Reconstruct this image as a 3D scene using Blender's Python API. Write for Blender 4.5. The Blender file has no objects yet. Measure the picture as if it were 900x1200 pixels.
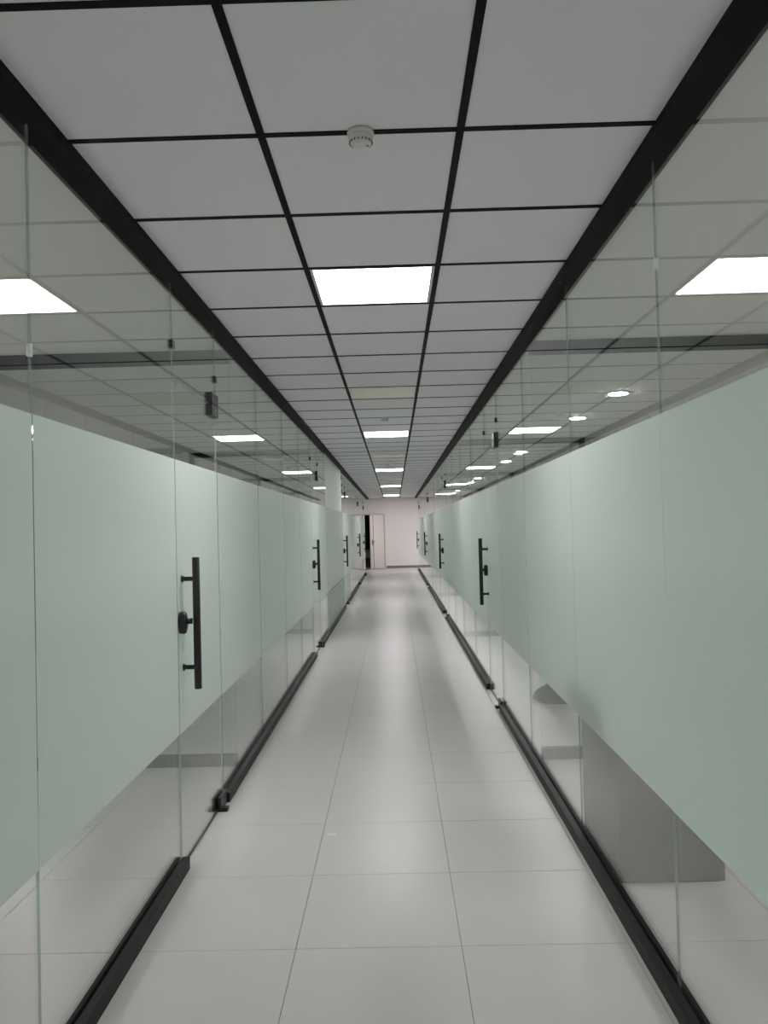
import bpy, bmesh, math, random
from mathutils import Vector, Matrix
random.seed(4)
S = bpy.context.scene
COL = S.collection

# ------------------------------------------------------------------ camera
F_PX, PITCH, YAW, ROLL = 912.12, .0218, -.0127, -.0254
c_, s_ = math.cos, math.sin
fw = Vector((s_(YAW)*c_(PITCH), c_(YAW)*c_(PITCH), s_(PITCH)))
rt = Vector((c_(YAW), -s_(YAW), 0)); up = rt.cross(fw)
r2 = c_(ROLL)*rt + s_(ROLL)*up; u2 = -s_(ROLL)*rt + c_(ROLL)*up
cd = bpy.data.cameras.new('camera'); cam = bpy.data.objects.new('camera', cd); COL.objects.link(cam)
cd.sensor_fit = 'VERTICAL'; cd.sensor_height = 36; cd.lens = F_PX/1200*36; cd.clip_start = .05; cd.clip_end = 200
m = Matrix.Identity(4)
for i in range(3):
    m[i][0], m[i][1], m[i][2] = r2[i], u2[i], -fw[i]
m[0][3], m[1][3], m[2][3] = .071, 0, 1.512
cam.matrix_world = m
S.camera = cam
# ------------------------------------------------------------------ world, exposure, light levels
w = bpy.data.worlds.new('world'); S.world = w; w.use_nodes = True
w.node_tree.nodes['Background'].inputs[0].default_value = (.5, .5, .5, 1)
w.node_tree.nodes['Background'].inputs[1].default_value = 0.02
PANEL_POWER = 10.0       # corridor LED panels and the added fill panels (radiance)
SPOT_POWER = 135.0       # round downlights in the rooms
S.view_settings.view_transform = 'Standard'; S.view_settings.look = 'None'
S.view_settings.gamma = 1; S.view_settings.use_curve_mapping = False
S.view_settings.exposure = 1.45
cy = S.cycles
cy.use_denoising = True
cy.max_bounces = 12; cy.diffuse_bounces = 5; cy.glossy_bounces = 6; cy.transmission_bounces = 8
cy.transparent_max_bounces = 48
cy.caustics_reflective = True; cy.caustics_refractive = False
cy.sample_clamp_indirect = 6

# ------------------------------------------------------------------ dimensions
H = 2.706            # ceiling
GX = .93             # glass plane, each side
T = .008             # glass thickness
Y_END, Y_BACK = 30.0, -5.0
ROOM_X = 4.8
BAND0, BAND1 = .602, 1.856
DOOR_TOP = 2.225

# ------------------------------------------------------------------ materials
def newmat(name):
    mt = bpy.data.materials.new(name); mt.use_nodes = True
    nt = mt.node_tree; nt.nodes.clear()
    out = nt.nodes.new('ShaderNodeOutputMaterial')
    return mt, nt, out
def N(nt, typ, **kw):
    n = nt.nodes.new(typ)
    for k, v in kw.items():
        if k.startswith('_'): setattr(n, k[1:], v)
    return n
def pbr(name, col, rough=.5, metal=0, spec=.5, noise=0, nscale=4, rnoise=0, bump=0, bscale=200, emis=None, estr=0):
    mt, nt, out = newmat(name)
    b = nt.nodes.new('ShaderNodeBsdfPrincipled')
    b.inputs['Base Color'].default_value = (*col, 1); b.inputs['Roughness'].default_value = rough
    b.inputs['Metallic'].default_value = metal; b.inputs['Specular IOR Level'].default_value = spec
    nt.links.new(b.outputs[0], out.inputs[0])
    if noise or rnoise or bump:
        g = nt.nodes.new('ShaderNodeNewGeometry')
        n = nt.nodes.new('ShaderNodeTexNoise'); n.inputs['Scale'].default_value = nscale
        n.inputs['Detail'].default_value = 5
        nt.links.new(g.outputs['Position'], n.inputs['Vector'])
        if noise:
            mr = nt.nodes.new('ShaderNodeMapRange'); mr.inputs['From Min'].default_value = .3; mr.inputs['From Max'].default_value = .7
            mr.inputs['To Min'].default_value = 1-noise; mr.inputs['To Max'].default_value = 1+noise
            nt.links.new(n.outputs['Fac'], mr.inputs['Value'])
            vm = nt.nodes.new('ShaderNodeVectorMath'); vm.operation = 'SCALE'
            vm.inputs[0].default_value = col; nt.links.new(mr.outputs[0], vm.inputs['Scale'])
            nt.links.new(vm.outputs[0], b.inputs['Base Color'])
        if rnoise:
            mr = nt.nodes.new('ShaderNodeMapRange'); mr.inputs['From Min'].default_value = .3; mr.inputs['From Max'].default_value = .7
            mr.inputs['To Min'].default_value = rough-rnoise; mr.inputs['To Max'].default_value = rough+rnoise
            nt.links.new(n.outputs['Fac'], mr.inputs['Value']); nt.links.new(mr.outputs[0], b.inputs['Roughness'])
        if bump:
            n2 = nt.nodes.new('ShaderNodeTexNoise'); n2.inputs['Scale'].default_value = bscale
            nt.links.new(g.outputs['Position'], n2.inputs['Vector'])
            bp = nt.nodes.new('ShaderNodeBump'); bp.inputs['Strength'].default_value = bump; bp.inputs['Distance'].default_value = .001
            nt.links.new(n2.outputs['Fac'], bp.inputs['Height']); nt.links.new(bp.outputs[0], b.inputs['Normal'])
    if emis:
        b.inputs['Emission Color'].default_value = (*emis, 1); b.inputs['Emission Strength'].default_value = estr
    return mt
def schlick(nt, f0):
    g = nt.nodes.new('ShaderNodeNewGeometry')
    d = nt.nodes.new('ShaderNodeVectorMath'); d.operation = 'DOT_PRODUCT'
    nt.links.new(g.outputs['Normal'], d.inputs[0]); nt.links.new(g.outputs['Incoming'], d.inputs[1])
    a = nt.nodes.new('ShaderNodeMath'); a.operation = 'ABSOLUTE'; nt.links.new(d.outputs['Value'], a.inputs[0])
    i = nt.nodes.new('ShaderNodeMath'); i.operation = 'SUBTRACT'; i.inputs[0].default_value = 1; nt.links.new(a.outputs[0], i.inputs[1])
    p = nt.nodes.new('ShaderNodeMath'); p.operation = 'POWER'; p.inputs[1].default_value = 5; nt.links.new(i.outputs[0], p.inputs[0])
    q = nt.nodes.new('ShaderNodeMath'); q.operation = 'MULTIPLY_ADD'; q.inputs[1].default_value = 1-f0; q.inputs[2].default_value = f0
    nt.links.new(p.outputs[0], q.inputs[0])
    return q.outputs[0]
def glass_mat(name, tint, f0=.045):
    mt, nt, out = newmat(name)
    tr = nt.nodes.new('ShaderNodeBsdfTransparent'); tr.inputs[0].default_value = (*tint, 1)
    gl = nt.nodes.new('ShaderNodeBsdfGlossy'); gl.inputs['Roughness'].default_value = 0.0
    gl.inputs['Color'].default_value = (.97, 1, .98, 1)
    mx = nt.nodes.new('ShaderNodeMixShader')
    nt.links.new(schlick(nt, f0), mx.inputs[0]); nt.links.new(tr.outputs[0], mx.inputs[1]); nt.links.new(gl.outputs[0], mx.inputs[2])
    nt.links.new(mx.outputs[0], out.inputs[0])
    return mt
def edge_mat(name, clear):
    mt, nt, out = newmat(name)
    di = nt.nodes.new('ShaderNodeBsdfDiffuse'); di.inputs[0].default_value = (.72, .80, .76, 1)
    ts = nt.nodes.new('ShaderNodeBsdfTranslucent'); ts.inputs[0].default_value = (.75, .85, .80, 1)
    gl = nt.nodes.new('ShaderNodeBsdfGlossy'); gl.inputs['Roughness'].default_value = .15
    a = nt.nodes.new('ShaderNodeMixShader'); a.inputs[0].default_value = .5
    nt.links.new(di.outputs[0], a.inputs[1]); nt.links.new(ts.outputs[0], a.inputs[2])
    b = nt.nodes.new('ShaderNodeMixShader'); b.inputs[0].default_value = .25
    nt.links.new(a.outputs[0], b.inputs[1]); nt.links.new(gl.outputs[0], b.inputs[2])
    tr = nt.nodes.new('ShaderNodeBsdfTransparent'); tr.inputs[0].default_value = (.62, .70, .66, 1)
    q = nt.nodes.new('ShaderNodeMixShader'); q.inputs[0].default_value = clear
    nt.links.new(b.outputs[0], q.inputs[1]); nt.links.new(tr.outputs[0], q.inputs[2])
    nt.links.new(q.outputs[0], out.inputs[0])
    return mt
def film_mat(name, col, tcol, trans=.5):
    mt, nt, out = newmat(name)
    di = nt.nodes.new('ShaderNodeBsdfDiffuse'); di.inputs[0].default_value = (*col, 1)
    ts = nt.nodes.new('ShaderNodeBsdfTranslucent'); ts.inputs[0].default_value = (*tcol, 1)
    gl = nt.nodes.new('ShaderNodeBsdfGlossy'); gl.inputs['Roughness'].default_value = .28
    a = nt.nodes.new('ShaderNodeMixShader'); a.inputs[0].default_value = trans
    nt.links.new(di.outputs[0], a.inputs[1]); nt.links.new(ts.outputs[0], a.inputs[2])
    mx = nt.nodes.new('ShaderNodeMixShader')
    mu = nt.nodes.new('ShaderNodeMath'); mu.operation = 'MULTIPLY'; mu.inputs[1].default_value = .5
    nt.links.new(schlick(nt, .04), mu.inputs[0])
    nt.links.new(mu.outputs[0], mx.inputs[0]); nt.links.new(a.outputs[0], mx.inputs[1]); nt.links.new(gl.outputs[0], mx.inputs[2])
    nt.links.new(mx.outputs[0], out.inputs[0])
    return mt
def emit_mat(name, col, s):
    mt, nt, out = newmat(name)
    e = nt.nodes.new('ShaderNodeEmission'); e.inputs[0].default_value = (*col, 1); e.inputs[1].default_value = s
    nt.links.new(e.outputs[0], out.inputs[0])
    return mt
M = {
 'tile': pbr('ceiling_tile', (.82, .805, .835), .85, spec=.2, bump=.15, bscale=400),
 'tgrid': pbr('black_ceiling_grid', (.005, .005, .005), .6, spec=.12),
 'plaster': pbr('room_plaster', (.78, .785, .75), .8, spec=.2),
 'porcelain': pbr('grey_porcelain', (.565, .555, .545), .30, spec=.32, noise=.03, nscale=1.3),
 'grout': pbr('grout', (.19, .19, .182), .9),
 'rail': pbr('black_aluminium', (.008, .008, .008), .5, spec=.3),
 'toprail': pbr('matt_black_ceiling_rail', (.006, .006, .006), .6, spec=.1),
 'header': pbr('slate_aluminium', (.006, .0075, .010), .55, spec=.08),
 'black': pbr('black_powdercoat', (.010, .010, .011), .38),
 'chrome': pbr('brushed_steel', (.6, .6, .6), .3, metal=1),
 'wall': pbr('white_wall', (.90, .845, .835), .6),
 'pier': pbr('pale_pier_paint', (.70, .735, .71), .6),
 'board': pbr('pale_green_board', (.44, .52, .47), .35),
 'roomwall': pbr('grey_room_wall', (.45, .46, .45), .8),
 'door': pbr('pinkish_white_door', (.80, .72, .69), .45),
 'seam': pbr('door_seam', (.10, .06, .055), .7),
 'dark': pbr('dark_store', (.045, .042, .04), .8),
 'skirt': pbr('grey_skirting', (.22, .2, .2), .6),
 'plastic': pbr('white_plastic', (.72, .72, .70), .45),
 'vent': pbr('grey_vent', (.18, .18, .18), .6),
 'clear': pbr('clear_clip_plastic', (.85, .87, .87), .12, spec=.8),  # near-white colour carries the glint of the clear clips
 'cabinet': pbr('grey_cabinet', (.125, .118, .112), .45, noise=.03),
 'cloth': pbr('dark_grey_cloth', (.045, .042, .04), .9, bump=.5, bscale=300),
 'carton': pbr('pale_carton', (.42, .42, .36), .8),
 'off': pbr('unlit_diffuser', (.80, .79, .68), .25, spec=.5),
 'on': emit_mat('lit_led_diffuser', (1, .95, .965), PANEL_POWER),
 'spot': emit_mat('lit_downlight_lens', (1, .95, .96), SPOT_POWER),
 'glass': glass_mat('clear_glass', (.972, .980, .972)),
 'edge': edge_mat('polished_glass_edge', .25),
 'edge2': edge_mat('butt_joint_edge', .75),
 'film': film_mat('frosted_film', (.70, .805, .74), (.70, .83, .755), .42),
}

# ------------------------------------------------------------------ helpers
WLOC = {}
def link(o, parent, loc):
    COL.objects.link(o)
    p = WLOC[parent.name] if parent else Vector((0, 0, 0))
    if parent: o.parent = parent
    o.location = Vector(loc) - p
    WLOC[o.name] = Vector(loc)
    return o
def empty(name, loc, parent=None):
    o = bpy.data.objects.new(name, None); o.empty_display_size = .2
    return link(o, parent, loc)
def tag(o, label=None, cat=None, group=None, kind=None):
    if label: o['label'] = label
    if cat: o['category'] = cat
    if group: o['group'] = group
    if kind: o['kind'] = kind
    return o
def mesh_from(bm, name, mats):
    me = bpy.data.meshes.new(name); bm.to_mesh(me); bm.free()
    for mt in (mats if isinstance(mats, (list, tuple)) else [mats]): me.materials.append(mt)
    return me
BOXES = {}
def box_mesh(name, sx, sy, sz, mats, bevel=0):
    key = (name, round(sx, 5), round(sy, 5), round(sz, 5), str(mats), bevel)
    if key in BOXES: return BOXES[key]
    bm = bmesh.new(); bmesh.ops.create_cube(bm, size=1)
    bmesh.ops.scale(bm, vec=(sx, sy, sz), verts=bm.verts)
    if bevel: bmesh.ops.bevel(bm, geom=list(bm.edges), offset=bevel, segments=2, affect='EDGES', profile=.5)
    BOXES[key] = me = mesh_from(bm, name, mats)
    return me
def box(name, x0, x1, y0, y1, z0, z1, mat, parent=None, bevel=0):
    me = box_mesh(name, abs(x1-x0), y1-y0, z1-z0, M[mat], bevel)
    return link(bpy.data.objects.new(name, me), parent, ((x0+x1)/2, (y0+y1)/2, (z0+z1)/2))
def lathe(bm, prof, seg=24, axis='Z', at=(0, 0, 0), caps=True, sc=(1, 1)):
    """profile of (radius, height); revolved about axis, at a place"""
    rings = []
    for r, h in prof:
        ring = []
        for k in range(seg):
            a = 2*math.pi*k/seg; p, q = r*c_(a)*sc[0], r*s_(a)*sc[1]
            v = {'Z': (p, q, h), 'X': (h, p, q), 'Y': (q, h, p)}[axis]
            ring.append(bm.verts.new((v[0]+at[0], v[1]+at[1], v[2]+at[2])))
        rings.append(ring)
    for A, B in zip(rings, rings[1:]):
        for k in range(seg):
            f = bm.faces.new((A[k], A[(k+1) % seg], B[(k+1) % seg], B[k])); f.smooth = True
    if caps:
        bm.faces.new(rings[0][::-1]); bm.faces.new(rings[-1])
    bmesh.ops.recalc_face_normals(bm, faces=bm.faces)
def lobj(name, prof, mat, parent, loc, seg=24, axis='Z', sc=(1, 1)):
    bm = bmesh.new(); lathe(bm, prof, seg, axis, sc=sc)
    return link(bpy.data.objects.new(name, mesh_from(bm, name, M[mat])), parent, loc)

# ------------------------------------------------------------------ floor
FT = .6; FX0 = -.3246; FY0 = 5.8473
floor = box('floor', -ROOM_X-.1, ROOM_X+.1, Y_BACK, Y_END+3, -.06, -.003, 'grout'); tag(floor, kind='structure')
ft_me = None
G = .0019
bm = bmesh.new(); bmesh.ops.create_cube(bm, size=1); bmesh.ops.scale(bm, vec=(FT-G, FT-G, .006), verts=bm.verts)
bmesh.ops.bevel(bm, geom=[e for e in bm.edges if all(v.co.z > 0 for v in e.verts)], offset=.0012, segments=1, affect='EDGES')
ft_me = mesh_from(bm, 'floor_tile', M['porcelain'])
cols = [k for k in range(-8, 9) if abs(FX0+FT*(k+.5)) < ROOM_X+.3]
near = [k for k in range(-5, 6)]
rest = bmesh.new()
def rest_tile(x, y):
    a = FT/2-G/2
    x0, x1 = max(x-a, -ROOM_X), min(x+a, ROOM_X)
    v = [rest.verts.new(p) for p in ((x0, y-a, 0), (x1, y-a, 0), (x1, y+a, 0), (x0, y+a, 0))]
    rest.faces.new(v)
for j in range(-17, 46):
    y = FY0 + FT*(j+.5)
    if y-.3 < Y_BACK or y > Y_END+2.6: continue
    for k in cols:
        x = FX0 + FT*(k+.5)
        if k in near and .9 < y < 15.0:
            link(bpy.data.objects.new('floor_tile', ft_me), floor, (x, y, -.003))
        else:
            rest_tile(x, y)
o = link(bpy.data.objects.new('floor_tile_field', mesh_from(rest, 'floor_tile_field', M['porcelain'])), floor, (0, 0, 0)); tag(o, kind='stuff')

# ------------------------------------------------------------------ ceiling
CY0 = 2.314; CT = .6; K0, K1 = -12, 46
ceil = box('ceiling', -.9, .9, Y_BACK, Y_END, H+.035, H+.075, 'plaster'); tag(ceil, kind='structure')
LIT = {2: 1, 12: 1, 22: 1, 32: 1, 42: 1, -8: 1}
UNLIT = {7: 1, 17: 1, 27: 1, 37: 1, -3: 1}
GB = .024
for k in range(K0, K1+1):
    y = CY0+CT*k
    if y < Y_BACK or y > Y_END: continue
    box('cross_tee', -.9, .9, y-GB/2, y+GB/2, H-.002, H+.028, 'tgrid', ceil)
for x in (-.3, .3):
    box('main_runner', x-GB/2, x+GB/2, Y_BACK, Y_END, H-.003, H+.032, 'tgrid', ceil)
for k in range(K0, K1):
    y = CY0+CT*k
    if y < Y_BACK: continue
    for i, x in enumerate((-.6, 0, .6)):
        if i == 1 and (k in LIT or k in UNLIT): continue
        sx = .588 if i == 1 else .575
        me = box_mesh('ceiling_tile', sx, .588, .012, M['tile'])
        link(bpy.data.objects.new('ceiling_tile', me), ceil, (x if i == 1 else x*(.5925/.6), y+.3, H+.006+random.uniform(0, .001)))
for sgn, side in ((-1, 'left'), (1, 'right')):
    o = box('ceiling_'+side, sgn*.985, sgn*ROOM_X, Y_BACK, Y_END, H, H+.06, 'plaster'); tag(o, kind='structure')
    o = box('trim_1' if sgn < 0 else 'trim_2', sgn*.88, sgn*.985, Y_BACK, Y_END-.01, H-.036, H+.02, 'toprail', bevel=.003); tag(o, kind='structure')

# ------------------------------------------------------------------ LED panels in the corridor ceiling
names = {2: 'nearest lit square ceiling panel, largest and brightest above the corridor', 12: 'second lit ceiling panel along the corridor from the camera',
         22: 'third lit ceiling panel along the corridor', 32: 'fourth lit ceiling panel, second last before the end wall', 42: 'last lit ceiling panel, just in front of the end wall',
         -8: 'lit ceiling panel above the corridor behind the camera',
         7: 'unlit yellowish ceiling panel between the two nearest lit panels', 17: 'unlit ceiling panel between the second and third lit panels',
         27: 'unlit ceiling panel between the third and fourth lit panels', 37: 'unlit ceiling panel between the fourth and last lit panels',
         -3: 'unlit ceiling panel behind the camera'}
for k in list(LIT)+list(UNLIT):
    if k < 0 and k in UNLIT: 
        y = CY0+CT*k+.3
        link(bpy.data.objects.new('ceiling_tile', box_mesh('ceiling_tile', .588, .588, .012, M['tile'])), ceil, (0, y, H+.006)); continue
    y = CY0+CT*k+.3
    t = empty('ceiling_light', (0, y, H))
    tag(t, names[k], 'ceiling light', 'lit ceiling panels' if k in LIT else 'unlit ceiling panels')
    for a in (-1, 1):
        box('frame', a*.272, a*.286, y-.286, y+.286, H-.001, H+.014, 'plastic', t)
        box('frame', -.272, .272, y+a*.279-.007, y+a*.279+.007, H-.001, H+.014, 'plastic', t)
    box('diffuser', -.272, .272, y-.272, y+.272, H+.002, H+.008, 'on' if k in LIT else 'off', t)

# ------------------------------------------------------------------ smoke detectors
def detector(y, label):
    t = empty('smoke_detector', (0, y, H-.002)); tag(t, label, 'smoke detector', 'smoke detectors on the corridor ceiling')
    z = H-.002
    lobj('base', [(.039, -.012), (.041, 0)], 'plastic', t, (0, y, z), 32)
    lobj('body', [(.016, -.040), (.026, -.039), (.032, -.032), (.036, -.022), (.0375, -.012)], 'plastic', t, (0, y, z), 32)
    for a in range(18):
        an = 2*math.pi*a/18
        o = link(bpy.data.objects.new('vent_slot', box_mesh('vent_slot', .004, .0038, .010, M['vent'])), t, (.0325*c_(an), y+.0325*s_(an), z-.029))
        o.rotation_euler = (0, -.5, an); o.rotation_mode = 'XYZ'
    lobj('indicator', [(.003, -.004), (.004, 0)], 'vent', t, (.02, y, z-.038), 10)
detector(2.314, 'round white smoke detector on the grid line nearest the camera')
detector(8.314, 'small smoke detector just before the second lit panel')
detector(14.314, 'tiny smoke detector just before the third lit panel')
detector(20.314, 'tiny smoke detector just before the fourth lit panel')

# ------------------------------------------------------------------ glass partitions
def pane_mesh(name, ly, lz):
    """glass sheet: faces +-X clear, thin edges polished"""
    bm = bmesh.new(); bmesh.ops.create_cube(bm, size=1); bmesh.ops.scale(bm, vec=(T, ly, lz), verts=bm.verts)
    bm.normal_update()
    for f in bm.faces: f.material_index = 0 if abs(f.normal.x) > .5 else (1 if abs(f.normal.y) > .5 and name == 'door_pane' else 2)
    return mesh_from(bm, name, [M['glass'], M['edge'], M['edge2']])
def film(parent, sgn, y0, y1, z0, z1, name='frosted_film'):
    """thin film stuck on the corridor side of the glass"""
    bm = bmesh.new()
    ly, lz = (y1-y0)/2, (z1-z0)/2
    v = [bm.verts.new(p) for p in ((0, -ly, -lz), (0, ly, -lz), (0, ly, lz), (0, -ly, lz))]
    bm.faces.new(v if sgn < 0 else v[::-1])
    o = link(bpy.data.objects.new(name, mesh_from(bm, name, M['film'])), parent, (sgn*(GX-T/2-.0006), (y0+y1)/2, (z0+z1)/2))
    return o
def pane(parent, sgn, y0, y1, z0, z1, name='glass_pane', low=False, tilt=.0016):
    y0 += .0015; y1 -= .0015
    o = link(bpy.data.objects.new(name, pane_mesh(name, y1-y0, z1-z0)), parent, (sgn*GX, (y0+y1)/2, (z0+z1)/2))
    o.rotation_euler = (0, random.uniform(-tilt, tilt)*.4, random.uniform(-tilt, tilt))
    if z0 < 1 and z1 > 1.5:
        a, b = max(z0, BAND0), BAND1
        film(o, sgn, y0+.001, y1-.001, a, b)
        if low: film(o, sgn, y0+.001, y1-.001, .062, BAND0-.012, 'frosted_lower_film')
    return o
def clip(parent, sgn, y, z, mat='black'):
    q = .006 if mat == 'clear' else .012
    o = box('glass_clip', sgn*(GX-q), sgn*(GX+q), y-(.007 if mat == 'clear' else .018), y+(.007 if mat == 'clear' else .018), z-.019, z+.019, mat, parent, bevel=.002)
    return o

def glass_door(n, sgn, y0, y1, pivot_far, label, low=False):
    """y0..y1 along the wall; pivot on the far or the near edge"""
    d = empty('door_%d' % n, (sgn*GX, (y0+y1)/2, 0)); tag(d, label, 'glass door', kind='structure')
    g = pane(d, sgn, y0+.003, y1-.003, .012, DOOR_TOP-.004, 'door_pane', low)
    yp = y1 if pivot_far else y0; yh = y0 if pivot_far else y1; inw = -1 if pivot_far else 1   # from pivot towards the handle
    # thin black strip under the pane
    box('door_sweep', sgn*(GX-.004), sgn*(GX+.004), y0+.01, y1-.01, .001, .012, 'black', d)
    # pull handle on the corridor side
    hy = yh - inw*.08
    hx = sgn*(GX-.072)
    h = lobj('pull_handle', [(.0158, -.305), (.0172, -.3035), (.0172, .3035), (.0158, .305)], 'black', d, (hx, hy, 1.098), 20)
    for z in (.893, 1.303):
        p = lobj('handle_post', [(.016, 0), (.016, .006), (.0105, .008), (.0105, .055), (.0125, .066)] if sgn < 0 else [(.0125, -.066), (.0105, -.055), (.0105, -.008), (.016, -.006), (.016, 0)],
                 'black', h, (sgn*(GX-T/2-.001), hy, z), 16, 'X')
    # oval lock with thumb turn at the free edge
    ly = yh - inw*.028
    s = -sgn
    prof = [(.0265, 0), (.028, .022), (.025, .031), (.017, .035)]
    lk = lobj('lock', [(r, s*h_) for r, h_ in prof], 'black', d, (sgn*(GX-T/2-.001), ly, 1.105), 28, 'X', sc=(1, 1.85))
    lobj('lock_cylinder', [(.013, s*.0), (.013, s*.014), (.010, s*.016)], 'black', lk, (sgn*(GX-T/2-.034), ly-inw*.0, 1.112), 16, 'X')
    box('thumb_turn', sgn*(GX-T/2-.048), sgn*(GX-T/2-.062), ly-.004, ly+.004, 1.100, 1.126, 'black', lk, bevel=.0015)
    # top patch fitting: one half on the transom, one on the door
    ya, yb = sorted((yp, yp+inw*.155))
    ya += .004 if not pivot_far else -.0; yb -= .004 if pivot_far else 0
    pf = box('patch_fitting', sgn*(GX-.022), sgn*(GX+.022), ya, yb, DOOR_TOP+.003, DOOR_TOP+.062, 'black', d, bevel=.004)
    box('patch_jaw', sgn*(GX-.022), sgn*(GX+.022), ya, yb, DOOR_TOP-.064, DOOR_TOP-.001, 'black', pf, bevel=.004)
    lobj('patch_screw', [(.006, 0), (.005, -sgn*.002)], 'chrome', pf, (sgn*(GX-.022), (ya+yb)/2, DOOR_TOP-.03), 10, 'X')
    # floor pivot: two clamping plates over the glass, a shoe and a set screw block
    fp = box('floor_pivot', sgn*(GX-.026), sgn*(GX-.008), ya, yb, .006, .078, 'black', d, bevel=.003)
    box('clamp_plate', sgn*(GX+.008), sgn*(GX+.026), ya, yb, .006, .078, 'black', fp, bevel=.003)
    yq = yp+inw*.10
    box('pivot_shoe', sgn*(GX-.058), sgn*(GX+.02), min(yq, yq+inw*.05), max(yq, yq+inw*.05), .0005, .02, 'black', fp, bevel=.003)
    # transom light above the door, belongs to the wall
    return d

def partition(side, sgn, edges, doors, yend, lows=()):
    wl = empty('wall_'+side, (sgn*GX, edges[0], 0)); tag(wl, kind='structure')
    for a, b in zip(edges, edges[1:]):
        low = any(a >= p-.05 and b <= q+.05 for p, q in lows)
        if sgn < 0 and 11.3 < a < 14.8: continue        # the pier stands here instead of glass
        if (a, b) in doors:
            pane(wl, sgn, a, b, DOOR_TOP+.002, H-.030, 'transom_pane', tilt=.0012)
            clip(wl, sgn, a, 2.384); clip(wl, sgn, b, 2.384)
        else:
            pane(wl, sgn, a, b, .02, H-.030, low=low)
    # floor rail between the doors
    runs, s0 = [], edges[0]
    for a, b in doors:
        runs.append((s0, a)); s0 = b
    runs.append((s0, yend))
    for a, b in runs:
        if b-a > .1:
            o = empty('floor_rail', (sgn*GX, a, 0), wl)
            # channel: two flanges and a web so the glass sits in it
            box('rail_channel', sgn*(GX-.04), sgn*(GX-T/2-.002), a, b, .0005, .055, 'rail', o, bevel=.002)
            box('rail_channel', sgn*(GX+T/2+.002), sgn*(GX+.022), a, b, .0005, .055, 'rail', o, bevel=.002)
    return wl
DL = [(3.54, 4.39), (9.38, 10.25), (15.1, 15.97), (20.7, 21.55), (24.6, 25.45)]
DR = [(6.4, 7.26), (12.85, 13.72), (19.55, 20.42), (26.4, 27.27)]
EL = [-5, -3.4, -2.0, -.6, .78, 2.14, 3.54, 4.39, 5.716, 7.046, 8.22, 9.38, 10.25, 11.35, 12.55, 13.75, 15.1, 15.97, 17.2, 18.4, 19.55, 20.7, 21.55, 22.6, 23.6, 24.6, 25.45, 26.4]
ER = [-5, -3.9, -2.6, -1.3, 0, 1.24, 2.486, 3.75, 5.1, 6.4, 7.26, 8.56, 10.0, 11.4, 12.85, 13.72, 15.2, 16.7, 18.1, 19.55, 20.42, 21.9, 23.4, 24.9, 26.4, 27.27, 28.4]
wl = partition('left', -1, EL, DL, 26.4, [(11.35, 17.2)])
wr = partition('right', 1, ER, DR, 28.4)
clip(wl, -1, 2.14, 2.034, 'clear'); clip(wr, 1, 2.486, 2.338, 'clear')
ordl = ['nearest glass door on the left with the largest black bar handle', 'second frosted glass door on the left wall from the camera', 'third glass door on the left, frosted down to the floor beside the pale pier',
        'fourth glass door on the left wall, towards the end wall', 'farthest glass door on the left wall, beside the open white door']
for n, (a, b) in enumerate(DL): glass_door(n+1, -1, a, b, True, ordl[n], low=(n == 2))
ordr = ['nearest glass door on the right, with black bar handle and lock', 'second frosted glass door on the right wall from the camera',
        'third glass door on the right wall from the camera', 'farthest glass door on the right wall, nearest the end wall']
for n, (a, b) in enumerate(DR): glass_door(n+6, 1, a, b, False, ordr[n])

# ------------------------------------------------------------------ rooms behind the glass
n = 0
for sgn, ys, post in ((-1, (-1.2, 5.09, 11.5, 17.3, 23.2), 2.87), (1, (-1.2, 5.09, 10.78, 17.2, 23.8), 2.66)):
    side = 'left' if sgn < 0 else 'right'
    o = box('wall_%s_room' % side, sgn*ROOM_X, sgn*(ROOM_X+.1), Y_BACK, Y_END, 0, H, 'roomwall'); tag(o, kind='structure')
    for y in ys:
        n += 1
        xa = 1.15 if sgn < 0 and 11.3 < y < 15.1 else .99
        c = empty('wall_partition_%d' % n, (sgn*1.0, y, 0)); tag(c, kind='structure')
        box('header_rail', sgn*xa, sgn*post, y-.07, y+.07, H-.068, H-.001, 'header', c, bevel=.003)
        box('floor_rail', sgn*xa, sgn*post, y-.03, y+.03, .0005, .07, 'header', c, bevel=.003)
        box('end_post', sgn*post, sgn*(post+.07), y-.035, y+.035, 0, H-.001, 'header', c, bevel=.003)
        bm = bmesh.new(); bmesh.ops.create_cube(bm, size=1); L = post-xa; bmesh.ops.scale(bm, vec=(L, .01, H-.14), verts=bm.verts); bm.normal_update()
        for f in bm.faces: f.material_index = 0 if abs(f.normal.y) > .5 else 1
        link(bpy.data.objects.new('glass_pane', mesh_from(bm, 'glass_pane', [M['glass'], M['edge2']])), c, (sgn*(xa+L/2), y, H/2))
        box('plaster_panel', sgn*(post+.07), sgn*ROOM_X, y-.05, y+.05, 0, H-.001, 'roomwall', c)
# pale pier behind the left glass
pier = box('wall_left_pier', -1.14, -.945, 11.36, 15.085, .0, H-.037, 'pier', bevel=.003); tag(pier, kind='structure')
for k in range(3):
    ya, yb = 11.36+k*1.241, 11.36+(k+1)*1.241-.004
    box('cladding_board', -.9448, -.926, ya, yb, BAND0, BAND1, 'board', pier, bevel=.002)
    box('cladding_board', -.9448, -.926, ya, yb, .004, BAND0-.018, 'board', pier, bevel=.002)

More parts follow.
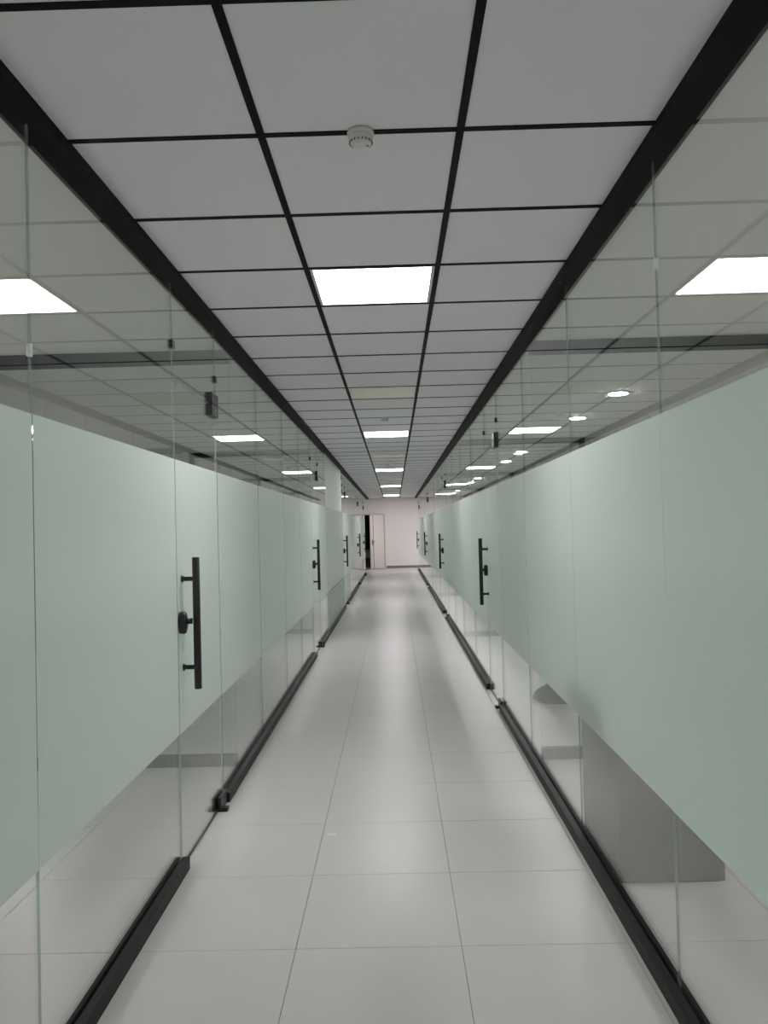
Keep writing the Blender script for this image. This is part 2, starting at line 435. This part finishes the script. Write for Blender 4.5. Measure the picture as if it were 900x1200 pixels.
# downlights
def downlight(x, y, label, group):
    t = empty('downlight', (x, y, H)); tag(t, label, 'downlight', group)
    lobj('trim_ring', [(.085, -.012), (.105, -.010), (.115, -.002), (.115, -.0005)], 'plastic', t, (x, y, H), 28)
    lobj('lens', [(.08, -.016), (.084, -.0125)], 'spot', t, (x, y, H), 28)
for i, y in enumerate((7.13, 8.71, 12.54, 14.28, 19.1, 20.9, 25.2, 27.2)):
    downlight(2.15, y, ['nearest visible round downlight above the right frosted glass', 'second round downlight above the right frosted glass', 'third round downlight from the camera behind the right glass',
        'fourth round downlight from the camera behind the right glass', 'fifth round downlight behind the right glass', 'sixth round downlight behind the right glass', 'seventh round downlight behind the right glass', 'last round downlight on the right, before the end wall'][i], 'downlights in the right rooms')
def fill_panel(x, y, label):  # added panels, hidden from view, that brighten the side rooms and end wall
    t = empty('ceiling_light', (x, y, H)); tag(t, label, 'ceiling light', 'square panels in the side rooms')
    for a in (-1, 1):
        box('frame', x+a*.3, x+a*.315, y-.315, y+.315, H-.02, H-.0005, 'plastic', t)
        box('frame', x-.3, x+.3, y+a*.3075-.0075, y+a*.3075+.0075, H-.02, H-.0005, 'plastic', t)
    box('diffuser', x-.3, x+.3, y-.3, y+.3, H-.012, H-.006, 'on', t)
where = ['nearest left room, towards the camera', 'nearest left room, before its glass partition', 'left room beside the second glass door', 'left room behind the pale pier', 'left room beside the fourth glass door', 'open bay at the far left end']
for y, wh in zip((.8, 3.4, 8.4, 14.2, 20.2, 28.2), where): fill_panel(-4.0, y, 'lit square panel deep in the '+wh)
where = ['nearest right room, towards the camera', 'nearest right room, before its glass partition', 'right bay at the end wall']
for y, wh in zip((.8, 3.4, 28.2), where): fill_panel(3.6, y, 'lit square panel deep in the '+wh)
for sx, wh in ((-1, 'left'), (1, 'right')): fill_panel(sx*3.9, -3.0, 'lit square panel in the %s room behind the camera' % wh)

# ------------------------------------------------------------------ end wall with the open door
DX0, DX1, DH = -1.17, -.33, 2.07
wb = empty('wall_back', (0, Y_END, 0)); tag(wb, kind='structure')
box('wall_panel', -ROOM_X-.1, DX0-.06, Y_END, Y_END+.15, 0, H+.07, 'wall', wb)
box('wall_panel', DX1+.06, ROOM_X+.1, Y_END, Y_END+.15, 0, H+.07, 'wall', wb)
box('wall_panel', DX0-.06, DX1+.06, Y_END, Y_END+.15, DH+.06, H+.07, 'wall', wb)
o = box('baseboard_back', DX1+.07, ROOM_X, Y_END-.015, Y_END, 0, .09, 'skirt'); tag(o, kind='structure')
o = box('baseboard_back_left', -ROOM_X, DX0-.07, Y_END-.015, Y_END, 0, .09, 'skirt'); tag(o, kind='structure')
d = empty('door_10', ((DX0+DX1)/2, Y_END, 0)); tag(d, 'pinkish white door standing ajar in the end wall', 'door', kind='structure')
for x0, x1 in ((DX0-.06, DX0), (DX1, DX1+.06)):
    box('door_frame', x0, x1, Y_END-.03, Y_END+.17, 0, DH+.06, 'door', d, bevel=.004)
box('door_frame', DX0, DX1, Y_END-.03, Y_END+.17, DH, DH+.06, 'door', d, bevel=.004)
LW, LT, TH = DX1-DX0-.01, .07, math.radians(54)
leaf = link(bpy.data.objects.new('door_leaf', box_mesh('door_leaf', LW, LT, DH-.03, M['door'], .004)), d,
            (DX1-.01-LW/2*c_(TH), Y_END-.06-LW/2*s_(TH), .015+(DH-.03)/2))
leaf.rotation_euler = (0, 0, TH)
def leafpart(name, me, x, y, z, mat=None):
    o = bpy.data.objects.new(name, me); COL.objects.link(o); o.parent = leaf; o.location = (x, y, z); return o
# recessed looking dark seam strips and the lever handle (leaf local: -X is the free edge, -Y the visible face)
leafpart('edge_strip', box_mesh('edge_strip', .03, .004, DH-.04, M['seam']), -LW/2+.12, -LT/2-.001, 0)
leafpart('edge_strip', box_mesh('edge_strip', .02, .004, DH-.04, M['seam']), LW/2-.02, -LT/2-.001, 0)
leafpart('escutcheon', box_mesh('escutcheon', .04, .012, .2, M['black'], .003), -LW/2+.06, -LT/2-.005, -.02)
leafpart('lever', box_mesh('lever', .13, .02, .02, M['black'], .004), -LW/2+.1, -LT/2-.045, 0)
# store room beyond
for nm, a in (('wall_store', (DX0-.06, DX1+.9, Y_END+2.4, Y_END+2.5, 0, 2.6)), ('wall_store_left', (DX0-.4, DX0-.3, Y_END+.15, Y_END+2.4, 0, 2.6)), ('wall_store_right', (DX1+.8, DX1+.9, Y_END+.15, Y_END+2.4, 0, 2.6)),
              ('ceiling_store', (DX0-.4, DX1+.9, Y_END+.15, Y_END+2.5, 2.6, 2.66))):
    o = box(nm, *a, 'dark'); tag(o, kind='structure')
t = empty('store_cabinet', (-1.2, Y_END+1.0, 0)); tag(t, 'low dark cabinet in the unlit room behind the open door', 'cabinet')
box('body', -1.44, -.88, Y_END+.8, Y_END+1.3, .04, .38, 'dark', t, bevel=.004)
box('plinth', -1.42, -.90, Y_END+.83, Y_END+1.28, 0, .04, 'black', t)
for k in range(2):
    q = box('door_front', -1.435+k*.28, -1.165+k*.28, Y_END+.782, Y_END+.8, .05, .37, 'dark', t, bevel=.002)
    box('knob', -1.20+k*.06, -1.18+k*.06, Y_END+.765, Y_END+.783, .2, .22, 'black', q, bevel=.003)
t = empty('carton', (-1.15, Y_END+1.0, .38)); tag(t, 'pale carton on the dark cabinet behind the open door', 'box')
box('body', -1.36, -.94, Y_END+.84, Y_END+1.2, .381, .70, 'carton', t, bevel=.004)
box('flap', -1.36, -.94, Y_END+.84, Y_END+1.015, .701, .706, 'carton', t)
box('flap', -1.36, -.94, Y_END+1.025, Y_END+1.2, .701, .706, 'carton', t)
o = box('wall_front', -ROOM_X-.1, ROOM_X+.1, Y_BACK-.1, Y_BACK, 0, H+.07, 'wall'); tag(o, kind='structure')

# ------------------------------------------------------------------ things in the right rooms
t = empty('filing_cabinet', (1.225, 3.6, 0)); tag(t, 'dark grey low cabinet on the floor behind the nearest right glass', 'cabinet')
CX0, CX1, CY_0, CY_1 = .982, 1.42, 3.31, 3.93
box('body', CX0, CX1-.02, CY_0, CY_1, .004, .745, 'cabinet', t, bevel=.002)
box('top', CX0, CX1, CY_0, CY_1, .747, .775, 'cabinet', t, bevel=.003)
box('plinth', CX0+.005, CX1-.03, CY_0+.006, CY_1-.006, 0, .004, 'black', t)
for k in range(3):
    z0 = .02+k*.242
    q = box('drawer', CX1-.019, CX1, CY_0+.001, CY_1-.003, z0-.015, z0+.222, 'cabinet', t, bevel=.002)
    box('handle', CX1, CX1+.02, (CY_0+CY_1)/2-.06, (CY_0+CY_1)/2+.06, z0+.17, z0+.185, 'chrome', q, bevel=.003)
# slumped dark bag
bt = empty('bag', (1.42, 6.72, 0)); tag(bt, 'dark grey slumped bag on the floor behind the right glass, past the cabinet', 'bag')
bm = bmesh.new(); rings = []
prof = [(0, .15, .12, -.01), (.02, .175, .13, -.02), (.06, .175, .13, -.02), (.10, .15, .125, -.005), (.125, .115, .12, .02), (.16, .10, .115, .03), (.22, .10, .11, .035), (.30, .10, .10, .05), (.37, .085, .07, .055), (.42, .045, .04, .05), (.43, .01, .01, .05)]
for z, rx, ry, sh in prof:
    ring = []
    for k in range(32):
        a = 2*math.pi*k/32
        f = 1+.05*s_(5*a+z*20)+.03*s_(9*a-z*33)
        ring.append(bm.verts.new((sh+rx*f*c_(a), ry*f*s_(a), z)))
    rings.append(ring)
for A, B in zip(rings, rings[1:]):
    for k in range(32):
        bm.faces.new((A[k], A[(k+1) % 32], B[(k+1) % 32], B[k])).smooth = True
bm.faces.new(rings[0][::-1]); bm.faces.new(rings[-1])
link(bpy.data.objects.new('body', mesh_from(bm, 'body', M['cloth'])), bt, (1.42, 6.72, .0005))
bm = bmesh.new(); pr = []
for k in range(13):
    a = math.pi*k/12; pr.append((.07*c_(a), 0, .38+.14*s_(a)))
prev = None
for p in pr:
    ring = [bm.verts.new((p[0]+.05+dx, dy, p[2]+dz)) for dx, dy, dz in ((-.004, -.015, 0), (-.004, .015, 0), (.004, .015, .003), (.004, -.015, .003))]
    if prev:
        for k in range(4): bm.faces.new((prev[k], prev[(k+1) % 4], ring[(k+1) % 4], ring[k]))
    prev = ring
link(bpy.data.objects.new('strap', mesh_from(bm, 'strap', M['cloth'])), bt, (1.42, 6.72, 0))

# small pale scuff on a floor tile, shaped as a thin flake
bm = bmesh.new()
pts = [(-.026, -.008), (-.010, -.017), (.016, -.014), (.028, -.002), (.018, .012), (-.006, .016), (-.024, .008)]
lo = [bm.verts.new((x, y, 0)) for x, y in pts]; hi = [bm.verts.new((x*.94, y*.94, .0012)) for x, y in pts]
bm.faces.new(lo[::-1]); bm.faces.new(hi)
for k in range(len(pts)): bm.faces.new((lo[k], lo[(k+1) % 7], hi[(k+1) % 7], hi[k]))
o = link(bpy.data.objects.new('paper_scrap', mesh_from(bm, 'paper_scrap', M['plastic'])), None, (-.278, 3.9, .0003))
tag(o, 'tiny pale scrap lying on a floor tile mid corridor', 'scrap')
